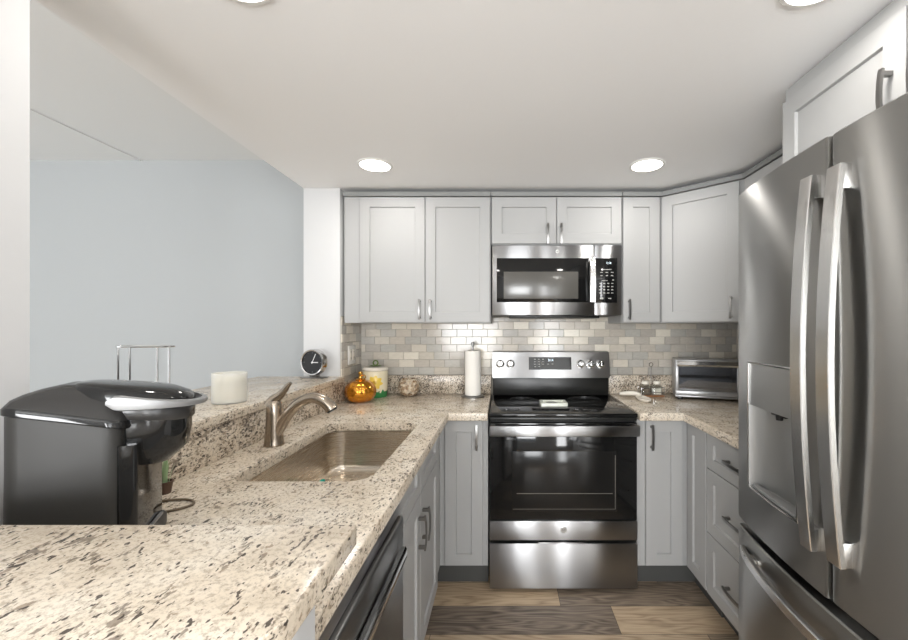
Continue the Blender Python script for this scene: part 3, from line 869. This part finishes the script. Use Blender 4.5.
# freezer drawer
bm = BM(); slab_y(bm, FY0, FY1, .065, .690, XB); fd = obj('freezer_drawer', bm, M_FRIDGE, t)
bm = BM(); loops = []; n = 30
for i in range(n + 1):
    s = i / n; y = FY0 + .05 + (FY1 - FY0 - .10) * s
    xf = .774 - .058 * math.sin(PI * s) ** .8
    loops.append([Vector(p) + FO for p in ((xf + .014, y, .616), (xf, y, .618), (xf, y, .640), (xf + .003, y, .6425), (xf + .014, y, .6425))])
loft(bm, loops); hh = obj('handle', bm, M_BAR, fd)
for y in (FY0 + .08, FY1 - .14): fb('handle_mount', [(.755, .79, y, y + .04, .619, .640)], M_BAR, hh)
fb('kick_grille', [(.86, .90, FY0 + .02, FY1 - .02, .0, .06)], M_BLKP)

# ------------------------------------------------------------------ dishwasher (faces +X)
t = thing('dishwasher', 'stainless dishwasher with bar handle under the left counter', 'dishwasher', (-.6, .80, 0))
DO = Vector((.6, -.80, 0))
def db(name, boxes, m, par=None, bev=.003, seg=2):
    bm = BM()
    for b in boxes: box(bm, b[0] + DO.x, b[1] + DO.x, b[2] + DO.y, b[3] + DO.y, b[4], b[5], bev, seg)
    return obj(name, bm, m, par or t)
db('tub', [(-.92, -.33, .542, 1.098, .10, .870)], M_DGREY)
db('toe_kick', [(-.92, -.39, .542, 1.098, 0, .098)], M_BLKP)
dd_ = db('door', [(-.328, -.272, .540, 1.098, .115, .838)], M_DARKST, bev=.008, seg=3)
db('control_strip', [(-.328, -.284, .541, 1.097, .840, .872)], M_STEEL, bev=.003)
bm = BM()
pts = [(-.262, .560 + .50 * i / 16, .755) for i in range(17)]
tube(bm, [Vector(p) + DO for p in pts], 1, up=(1, 0, 0), cross=[(-.006, -.016), (.004, -.017), (.008, -.010), (.008, .010), (.004, .017), (-.006, .016)]); h = obj('handle', bm, M_CHROME, dd_)
for y in (.58, 1.02): db('handle_mount', [(-.275, -.266, y, y + .025, .745, .765)], M_CHROME, h)

# ------------------------------------------------------------------ coffee maker on the low counter behind the raised bar
KX, KY = -.68, .73
KS = (.87, .70)
t = thing('coffee_maker', 'large black pod coffee maker with silver lift handle, side on', 'coffee maker', (-.810, .775, CT1), math.radians(25))
KO = Vector((-KX, -KY, -CT1))
def off(lp, sh=0.0):
    out = []
    for p in lp:
        v = Vector(p) + KO; v.x *= KS[0]; v.y *= KS[1]; v.z -= sh * max(0, v.x - .0)
        out.append(v)
    return out
# reservoir/body with softly curved sides
bm = BM(); LP = []
for z, i_ in ((.920, .006), (.926, 0), (1.10, 0.002)):
    LP.append(off(rrect(-.775 + i_, -.590 - i_, .620 + i_, .840 - i_, z, .03, 6)))
RZ = lambda x: 1.215 - .041 * max(0, (x + .777) / .194) ** 1.4
LP.append(off([(x, y, RZ(x) - .013) for x, y, z in rrect(-.773, -.592, .622, .838, 0, .03, 6)]))
loft(bm, LP)
obj('body', bm, M_KEU, t)
# arched top cover: glossy rim band then satin dome
def arch(x):
    s = (x + .775) / .26; s = max(0, min(1, s))
    return 1.214 + .042 * math.sin(PI * min(1, .10 + s * .8)) ** .8
bm = BM(); LP = []
def dome_loop(ins, zf):
    base_ = rrect(-.777 + ins, -.583 - ins * .6, .617 + ins, .843 - ins, 0, max(.032 - ins * .2, .01), 6)
    return off([(x, y, zf(x)) for x, y, z in base_])
def rimz(x): s = (x + .777) / .194; return 1.215 - .041 * max(0, s) ** 1.4
LP = [dome_loop(.002, lambda x: rimz(x) - .015), dome_loop(0, lambda x: rimz(x) - .013), dome_loop(0, lambda x: rimz(x) - .004), dome_loop(.003, rimz)]
loft(bm, LP, True, True); obj('rim_band', bm, M_KEUG, t)
bm = BM()
LP = [dome_loop(.003, rimz), dome_loop(.010, lambda x: rimz(x) + .010), dome_loop(.024, lambda x: rimz(x) + .018 + .012 * (x + .777) / .194), dome_loop(.045, lambda x: rimz(x) + .025 + .022 * (x + .777) / .194), dome_loop(.070, lambda x: rimz(x) + .029 + .030 * (x + .777) / .194)]
loft(bm, LP, True, True); obj('top_cover', bm, M_KEUD, t, smooth=60)
# brew head
def ell(cx, cy, rx, ry, z, n=40, p=2.4):
    out = []
    for i in range(n):
        a = 2 * PI * i / n; c_, s_ = math.cos(a), math.sin(a)
        out.append((cx + rx * math.copysign(abs(c_) ** (2 / p), c_), cy + ry * math.copysign(abs(s_) ** (2 / p), s_), z))
    return out
hx, hy = -.575, .735; SH = .13
bm = BM(); loft(bm, [off(ell(hx - .02, hy, .040, .05, 1.090), SH), off(ell(hx - .012, hy, .060, .066, 1.097), SH), off(ell(hx, hy, .080, .078, 1.130), SH), off(ell(hx, hy, .085, .083, 1.165), SH), off(ell(hx, hy, .086, .083, 1.200), SH)])
obj('brew_head', bm, M_KEUG, t, smooth=60)
bm = BM(); loft(bm, [off(ell(hx, hy, .089, .086, 1.186), SH), off(ell(hx, hy, .091, .088, 1.189), SH), off(ell(hx, hy, .092, .089, 1.208), SH), off(ell(hx, hy, .090, .087, 1.211), SH)])
obj('head_ring', bm, M_KEUD, t, smooth=60)
bm = BM(); loft(bm, [off(ell(hx - .015, hy, .105, .094, 1.211), SH), off(ell(hx - .015, hy, .107, .097, 1.226), SH), off(ell(hx - .020, hy, .103, .092, 1.238), SH), off(ell(hx - .03, hy, .085, .078, 1.246), SH), off(ell(hx - .04, hy, .05, .045, 1.249), SH)])
obj('lid', bm, M_KEUG, t, smooth=60)
# silver U handle sweeping round the head
bm = BM(); LP = []
n = 40
for i in range(n + 1):
    a = -2.02 + 4.04 * i / n      # angle about +X
    cx_, cy_ = hx + .012, hy
    rx, ry = .104, .112
    e_ = abs(a) / 2.02
    hw = .0055 + .0115 * e_ ** 2.0
    if e_ > .90: hw *= math.sqrt(max(.06, 1 - ((e_ - .90) / .10) ** 2))
    zc = 1.222 - .003 * e_
    c_, s_ = math.cos(a), math.sin(a)
    if abs(a) > PI / 2:
        px_ = cx_ - (abs(a) - PI / 2) * .115; py_ = cy_ + math.copysign(ry, a)
        nx, ny = 0, math.copysign(1, a)
    else:
        px_, py_ = cx_ + rx * c_, cy_ + ry * s_; nx, ny = c_, s_
    th = .010
    LP.append(off([(px_ - nx * th, py_ - ny * th, zc - hw), (px_, py_, zc - hw * .8), (px_ + nx * .002, py_ + ny * .002, zc), (px_, py_, zc + hw * .8), (px_ - nx * th, py_ - ny * th, zc + hw)], SH))
loft(bm, LP); obj('lift_handle', bm, M_SILV, t, smooth=50)
# column below head, and base with drip tray
bm = BM(); loft(bm, [off(rrect(-.600, -.565, .626, .834, z, .012, 5)) for z in (.95, 1.13)]); obj('front_column', bm, M_KEUG, t)
bm = BM(); loft(bm, [off(rrect(-.782 + a_, -.555 - a_, .62 + a_, .84 - a_, z, .02, 6)) for z, a_ in ((.9185, .004), (.924, 0), (.945, 0), (.950, .004))]); obj('base', bm, M_KEU, t)
bm = BM(); loft(bm, [off(rrect(-.563, -.557, .66, .80, z, .002, 4)) for z in (.950, .954)]); obj('drip_tray', bm, M_SILV, t)
# power cord on the counter
bm = BM(); tube(bm, smooth_path([(-.83, .905, .9215), (-.80, .925, .9215), (-.765, .950, .9215), (-.755, .975, .9215), (-.775, .995, .9215), (-.81, 1.0, .9215), (-.86, .985, .9215), (-.91, .96, .9215)], 8), .003, 8)
tag(obj('power_cord', bm, mat('brown_cord', S(110, 96, 78), .5)), 'thin cord curling on the counter behind the coffee maker', 'cord')

# ------------------------------------------------------------------ small plant by the granite splash
t = thing('potted_plant', 'tiny green grass plant in a brown pot behind the coffee maker', 'plant', (-.885, 1.045, CT1))
bm = BM(); lathe(bm, [(0, 0), (.014, 0), (.0185, .027), (.0195, .028), (.0195, .032), (.0165, .032), (.016, .026), (0, .026)], n=20); obj('pot', bm, mat('brown_pot', S(92, 70, 56), .6), t)
bm = BM(); pr = random.Random(3)
for i in range(34):
    a = pr.uniform(0, 2 * PI); r0 = pr.uniform(0, .011); ln = pr.uniform(.045, .085); sp_ = pr.uniform(.002, .018)
    p0 = Vector((r0 * math.cos(a), r0 * math.sin(a), .024)); d = Vector((math.cos(a), math.sin(a), 0))
    q = Vector((-d.y, d.x, 0)) * .0017
    P1 = p0 + d * sp_ * .4 + Vector((0, 0, ln * .6)); P2 = p0 + d * sp_ + Vector((0, 0, ln))
    v = [bm.verts.new(p) for p in (p0 - q, p0 + q, P1 - q * .8, P1 + q * .8, P2)]
    bm.faces.new((v[0], v[1], v[3], v[2])); bm.faces.new((v[2], v[3], v[4]))
obj('grass_blades', bm, mat('fresh_green', S(168, 196, 150), .5), t)

# ------------------------------------------------------------------ things on the ledge
LZ = 1.069
t = thing('wire_rack', 'thin chrome wire rack standing on the ledge behind the coffee maker', 'rack', (-1.072, 1.20, LZ))
bm = BM()
for (x, y) in ((-.083, 0), (-.020, -.030), (.008, .031), (.050, .0245)): cyl(bm, (x, y, 0), (x, y, .226), .0028, n=10)
obj('uprights', bm, M_CHROME, t)
bm = BM(); tube(bm, [(.083 * math.cos(a), .031 * math.sin(a), .226) for a in [2 * PI * i / 40 for i in range(40)]], .0028, 8, closed=True); obj('top_ring', bm, M_CHROME, t)
bm = BM(); tube(bm, [(.083 * math.cos(a), .031 * math.sin(a), .003) for a in [2 * PI * i / 40 for i in range(40)]], .003, 8, closed=True); obj('bottom_ring', bm, M_CHROME, t)

t = thing('candle', 'frosted glass candle with cream wax on the ledge', 'candle', (-1.035, 1.515, LZ))
m_fr = mat('frosted_glass', S(246, 246, 242), .3); bsdf(m_fr).inputs['Alpha'].default_value = .5
bm = BM(); lathe(bm, [(0, 0), (.054, 0), (.057, .004), (.057, .112), (.0535, .112), (.0535, .006), (0, .006)], n=40); obj('glass', bm, m_fr, t)
bm = BM(); lathe(bm, [(0, .0065), (.050, .0065), (.050, .090), (.048, .092), (0, .091)], n=36); w_ = obj('wax', bm, mat('cream_wax', S(248, 230, 170), .5), t)
bm = BM(); cyl(bm, (0, 0, .091), (.001, 0, .101), .0012, n=6); obj('wick', bm, M_BLKP, w_)

t = thing('table_clock', 'round silver table clock with black face on the ledge', 'clock', (-1.068, 2.255, LZ), -.22)
R_ = .074; cz = .088
bm = BM(); lathe(bm, [(0, -.028), (R_ * .9, -.028), (R_, -.020), (R_, .012), (R_ * .95, .018), (R_ * .87, .016), (R_ * .865, .009), (0, .009)], (0, 0, cz), 48, axis='y-'); cs = obj('case', bm, M_CHROME, t)
bm = BM(); lathe(bm, [(R_ * .865, .0095), (0, .0095)], (0, 0, cz), 48, axis='y-'); fc = obj('face', bm, mat('black_clock_face', (.012, .012, .013), .4), t)
bm = BM()
for i in range(12):
    a = PI / 6 * i; Mx = Matrix.Translation((0, -.0102, cz)) @ Matrix.Rotation(a, 4, 'Y')
    l_ = .009 if i % 3 == 0 else .004
    box(bm, -.0009, .0009, -.0002, .0002, R_ * .84 - l_ - .004, R_ * .84 - .004, 0, 1, Mx)
obj('hour_marks', bm, mat('dim_marks', S(120, 120, 122), .5), fc)
m_hand = mat('white_hand', S(240, 240, 238), .4)
bm = BM(); box(bm, -.0016, .0016, -.0006, .0006, -.008, .052, 0, 1, Matrix.Translation((0, -.0112, cz)) @ Matrix.Rotation(math.radians(24), 4, 'Y')); obj('minute_hand', bm, m_hand, fc)
bm = BM(); box(bm, -.0022, .0022, -.0006, .0006, -.006, .038, 0, 1, Matrix.Translation((0, -.0125, cz)) @ Matrix.Rotation(math.radians(90), 4, 'Y')); cyl(bm, (0, -.0135, cz), (0, -.0105, cz), .0045, n=14); obj('hour_hand', bm, m_hand, fc)
bm = BM(); box(bm, -.07, .07, -.025, .035, 0, .005, .002); box(bm, -.022, .022, -.008, .026, .005, .024, .004); obj('stand', bm, M_PULL, t)

# ------------------------------------------------------------------ things on the back counter
m_amber = mat('amber_glass', S(222, 148, 36), .1, .85, trans=0.0, coat=.6)
m_gold = mat('gold_metal', S(222, 170, 84), .15, 1)
t = thing('glass_pumpkin', 'shiny amber pumpkin ornament with gold stem on the corner of the counter', 'ornament', (-.835, 2.345, CT1))
prof = [(0, .002), (.045, 0), (.070, .012), (.086, .040), (.089, .062), (.084, .088), (.068, .110), (.046, .124), (.026, .128), (0, .126)]
bm = BM(); lathe(bm, prof, n=80, ribs=10, amp=.06); obj('bowl', bm, m_amber, t, smooth=60)
bm = BM(); lathe(bm, [(0, .126), (.028, .128), (.030, .132), (.012, .140), (.009, .155), (.013, .166), (.011, .176), (0, .179)], n=24); tube(bm, smooth_path([(.006, 0, .15), (.026, -.01, .158), (.034, -.012, .145), (.026, -.012, .136)], 5), .003, 8); obj('stem', bm, m_gold, t)

def canister_mat():
    m = mat('painted_canister', S(236, 226, 196), .2)
    tc = N(m, 'ShaderNodeTexCoord'); sx_ = N(m, 'ShaderNodeSeparateXYZ'); L(m, tc.outputs['Object'], sx_.inputs[0])
    dx = math_(m, 'SUBTRACT', sx_.outputs[0], .016); dz = math_(m, 'SUBTRACT', sx_.outputs[2], .095)
    d2 = math_(m, 'SQRT', math_(m, 'ADD', math_(m, 'MULTIPLY', dx, dx), math_(m, 'MULTIPLY', dz, dz)))
    front = math_(m, 'LESS_THAN', sx_.outputs[1], -.01)
    an = math_(m, 'ARCTAN2', dz, dx); pet = math_(m, 'MULTIPLY', math_(m, 'ADD', math_(m, 'SINE', math_(m, 'MULTIPLY', an, 8)), 0), .005)
    r1 = math_(m, 'ADD', d2, pet)
    f1 = math_(m, 'MULTIPLY', math_(m, 'LESS_THAN', r1, .040), front); f2 = math_(m, 'MULTIPLY', math_(m, 'LESS_THAN', d2, .012), front)
    c = mix(m, f1, S(238, 228, 198), S(240, 208, 88)); c = mix(m, f2, c, S(200, 160, 50))
    nz = noise(m, tc.outputs['Object'], 60, 2).outputs['Fac']
    g = math_(m, 'LESS_THAN', math_(m, 'ADD', sx_.outputs[2], math_(m, 'MULTIPLY', nz, -.05)), .012)
    c = mix(m, g, c, S(60, 140, 80)); L(m, c, bsdf(m).inputs['Base Color']); return m
t = thing('canister', 'cream ceramic canister with yellow flower and green leafy lid', 'canister', (-.806, 2.530, CT1))
bm = BM(); lathe(bm, [(0, 0), (.070, 0), (.073, .004), (.076, .08), (.075, .160), (.073, .164), (0, .164)], n=48); obj('jar', bm, canister_mat(), t)
bm = BM(); lathe(bm, [(0, .165), (.074, .165), (.079, .170), (.079, .180), (.070, .187), (0, .190)], n=48); ld = obj('lid', bm, M_CER, t)
bm = BM(); m_vine = mat('olive_vine', S(96, 122, 52), .4)
tube(bm, [(.0 + .015 * math.cos(a) , 0, .211 + .015 * math.sin(a)) for a in [2 * PI * i / 20 for i in range(20)]], .004, 8, closed=True)
for i in range(7):
    a = 2 * PI * i / 7; lathe(bm, [(0, -.003), (.013, 0), (0, .005)], (.028 * math.cos(a), .022 * math.sin(a), .193), 8)
obj('vine_knob', bm, m_vine, ld)

def shell_mat():
    m = mat('shell_mosaic', (.6, .5, .4), .25)
    tc = N(m, 'ShaderNodeTexCoord'); vo = N(m, 'ShaderNodeTexVoronoi'); vo.inputs['Scale'].default_value = 75; L(m, tc.outputs['Object'], vo.inputs['Vector'])
    sp_ = N(m, 'ShaderNodeSeparateColor'); L(m, vo.outputs['Color'], sp_.inputs[0])
    c = ramp(m, sp_.outputs[0], [(0, S(150, 118, 88)), (.4, S(204, 184, 156)), (.7, S(232, 218, 196)), (1, S(112, 88, 66))])
    L(m, c, bsdf(m).inputs['Base Color']); bump(m, vo.outputs['Distance'], .9, .01); return m
t = thing('mosaic_bowl', 'round mottled shell votive against the granite splash', 'votive', (-.60, 2.553, CT1))
bm = BM(); lathe(bm, [(0, 0), (.035, 0), (.040, .003), (.058, .022), (.068, .055), (.062, .088), (.045, .108), (.040, .110), (.040, .104), (.052, .085), (.055, .055), (0, .01)], n=40); obj('bowl', bm, shell_mat(), t, smooth=60)
bm = BM(); lathe(bm, [(0, .02), (.045, .022), (.045, .095), (0, .100)], n=24); obj('filling', bm, mat('pale_filling', S(214, 196, 168), .7), t)

t = thing('paper_towel_holder', 'white paper towel roll on a nickel stand beside the range', 'paper towel holder', (-.190, 2.520, CT1))
bm = BM(); lathe(bm, [(0, 0), (.075, 0), (.075, .005), (.070, .008), (.006, .010), (.006, .315), (.010, .318), (.011, .338), (.008, .344), (0, .345)], n=40); obj('stand', bm, M_PULL, t)
bm = BM(); lathe(bm, [(.020, .012), (.049, .012), (.0505, .014), (.0505, .288), (.049, .290), (.020, .290), (.020, .012)], n=48); obj('paper_roll', bm, painted('quilted_paper', S(243, 240, 233), .95, .3, 120), t)

# spice caddy
cx, cy = .938, 2.535
t = thing('wire_caddy', 'small wire caddy with copper base and tall centre rod holding shakers', 'caddy', (cx, cy, CT1))
m_cop = mat('copper_base', S(176, 128, 92), .35, .5)
bm = BM(); box(bm, -.074, .074, -.036, .036, 0.0, .010, .004); obj('base', bm, m_cop, t)
bm = BM()
for z in (.028, .058): tube(bm, rrect(-.072, .072, -.034, .034, z, .008, 3), .0018, 6, closed=True)
for x in (-.072, 0, .072):
    for y in (-.034, .034): cyl(bm, (x, y, .008), (x, y, .060), .0016, n=6)
obj('wire_frame', bm, M_CHROME, t)
bm = BM(); cyl(bm, (0, 0, .01), (0, 0, .190), .0025, n=10); tube(bm, [(.012 * math.cos(a), 0, .200 + .012 * math.sin(a)) for a in [2 * PI * i / 16 for i in range(16)]], .002, 6, closed=True); obj('centre_rod', bm, M_CHROME, t)
m_gl = thin_glass('clear_glass', (.93, .95, .94), .10)
for dx, lab, fm in ((-.036, 'square glass shaker with white lid in wire caddy, nearer the range', mat('pepper', S(120, 108, 96), .9)), (.036, 'square glass shaker with white lid in wire caddy, nearer the toaster oven', mat('salt', S(226, 220, 208), .9))):
    j = thing('spice_shaker', lab, 'shaker', (cx + dx, cy, CT1 + .0105), 0, 'glass shakers in the wire caddy')
    bm = BM(); loft(bm, [rrect(-.026, .026, -.026, .026, z, .007, 4) for z in (0, .056)] + [rrect(-.019, .019, -.019, .019, .066, .007, 4)]); obj('jar', bm, m_gl, j)
    bm = BM(); loft(bm, [rrect(-.023, .023, -.023, .023, z, .006, 4) for z in (.003, .040)]); obj('contents', bm, fm, j)
    bm = BM(); lathe(bm, [(0, .0665), (.021, .0665), (.022, .069), (.021, .083), (.018, .086), (0, .087)], n=24); obj('lid', bm, M_CER, j)

# white ladle rest
t = thing('spoon_rest', 'white ceramic spoon rest with curved handle on the counter right of the range', 'spoon rest', (.80, 2.42, CT1))
bm = BM(); pts = smooth_path([(-.075, .065, .024), (-.03, .070, .026), (.02, .062, .026), (.045, .03, .022)], 6); n_ = len(pts)
tube(bm, pts, [.008 + .006 * math.sin(PI * min(1, i / n_ * 1.1)) for i in range(n_)], 14); obj('handle', bm, M_CER, t, smooth=60)
bm = BM(); LP = []
for z, s in ((0, .75), (.004, .86), (.016, 1.0), (.018, .97), (.008, .80)):
    LP.append([(.036 + x * s, -.035 + y * s, z) for x, y, _ in ell(0, 0, .034, .095, 0, 28, 2.2)])
loft(bm, LP); obj('dish', bm, M_CER, t, smooth=60)

# flat tray on the cooktop
t = thing('flat_tray', 'small white rectangular tray lying on the black cooktop', 'tray', (.285, 2.27, .915), .0)
bm = BM(); LP = [rrect(-.075, .075, -.055, .055, z, .008, 4) for z in (0, .016)] + [rrect(-.074 , .074, -.054, .054, .018, .007, 4), rrect(-.062, .062, -.042, .042, .018, .006, 4), rrect(-.056, .056, -.036, .036, .010, .005, 4)]
loft(bm, LP); obj('dish', bm, mat('pale_green_ceramic', S(214, 218, 206), .2), t)
bm = BM(); lathe(bm, [(0, .0), (.02, .0), (.03, .003), (0, .004)], (-.01, 0, .0105), 20); obj('inner_pad', bm, mat('grey_pad', S(116, 116, 110), .4), t)

# ------------------------------------------------------------------ toaster oven
t = thing('toaster_oven', 'silver countertop toaster oven with glass door in the corner', 'toaster oven', (1.042, 2.420, CT1), math.radians(-18))
M_TOAST = mat('toaster_silver', S(176, 176, 177), .32, .5)
def tb(name, boxes, m, par=None, bev=.003):
    bm = BM()
    for b in boxes: box(bm, *b, bev)
    return obj(name, bm, m, par or t)
tb('feet', [(.015, .045, .015, .045, 0, .016), (.375, .405, .015, .045, 0, .016), (.015, .045, .165, .195, 0, .016), (.375, .405, .165, .195, 0, .016)], M_BLKP)
tb('housing', [(0, .42, .008, .205, .015, .027), (0, .42, .008, .205, .228, .240), (0, .010, .008, .205, .027, .228), (.345, .355, .008, .205, .027, .228), (.41, .42, .008, .205, .027, .228), (.010, .41, .195, .205, .027, .228)], M_TOAST)
tb('inner_liner', [(.0105, .3445, .188, .1945, .0275, .2275)], mat('liner_grey', S(196, 196, 198), .4, .3), bev=0)
cpn = tb('control_panel', [(.350, .42, 0, .008, .018, .238)], M_BLKP)
for z in (.195, .135, .075):
    bm = BM(); lathe(bm, [(0, .020), (.013, .020), (.016, .016), (.017, 0), (0, 0)], (.385, 0, z), 22, axis='y-'); box(bm, .383, .387, -.024, -.019, z - .014, z + .014, .001); obj('knob', bm, M_CHROME, cpn)
bm = BM()
for i in range(10): box(bm, .354, .360, -.0008, .0004, .03 + i * .02, .036 + i * .02)
obj('dial_marks', bm, M_KEY, cpn)
d = tb('door_frame', [(.002, .348, -.006, .007, .030, .056), (.002, .348, -.006, .007, .206, .232), (.002, .020, -.006, .007, .056, .206), (.330, .348, -.006, .007, .056, .206)], M_TOAST)
d['label'] = 'steel door frame'
tb('door_glass', [(.020, .330, -.001, .002, .056, .206)], thin_glass('tinted_glass', (.9, .91, .93), .32), d, 0)
bm = BM(); LP = []
for i in range(17):
    s = -1 + i / 8; x = .175 + s * .165; yb = -.034 + .014 * s * s
    LP.append([(x, yb, .202 + .012 * (1 - s * s) * .3), (x, yb - .006, .214), (x, yb, .236 - .005 * s * s), (x, yb + .016, .236), (x, yb + .018, .204)])
loft(bm, LP); box(bm, .012, .03, -.024, 0, .208, .228, .002); box(bm, .32, .338, -.024, 0, .208, .228, .002); obj('handle', bm, M_CHROME, d)
bm = BM()
for i in range(13): cyl(bm, (.018, .03 + i * .012, .13), (.336, .03 + i * .012, .13), .0016, n=6)
for x in (.03, .18, .325): cyl(bm, (x, .025, .132), (x, .18, .132), .0018, n=6)
obj('wire_rack', bm, M_TOAST, t)
tb('crumb_tray', [(.014, .342, .02, .185, .050, .054), (.014, .342, .016, .021, .050, .066)], M_TOAST, bev=.001)
text('BLACK+DECKER', .013, M_BADGED, d, (.175, -.0065, .043), (PI / 2, 0, 0))

# ------------------------------------------------------------------ outlet plate on the side tile
t = thing('wall_outlet', 'white outlet plate on the tiled side wall next to the pumpkin ornament', 'outlet', (XL + .0108, 2.475, 1.185), PI / 2)
bm = BM(); box(bm, -.058, .058, -.006, 0, -.058, .058, .003); obj('plate', bm, M_WPL, t)
for x in (-.024, .024):
    bm = BM(); box(bm, x - .017, x + .017, -.009, -.005, -.034, .034, .002); s_ = obj('socket', bm, M_CER, t)
    bm = BM()
    for z in (-.018, .018):
        for q in (-.006, .006): box(bm, x + q - .0012, x + q + .0012, -.0095, -.0085, z - .005, z + .005)
    obj('slots', bm, M_BLKP, s_)
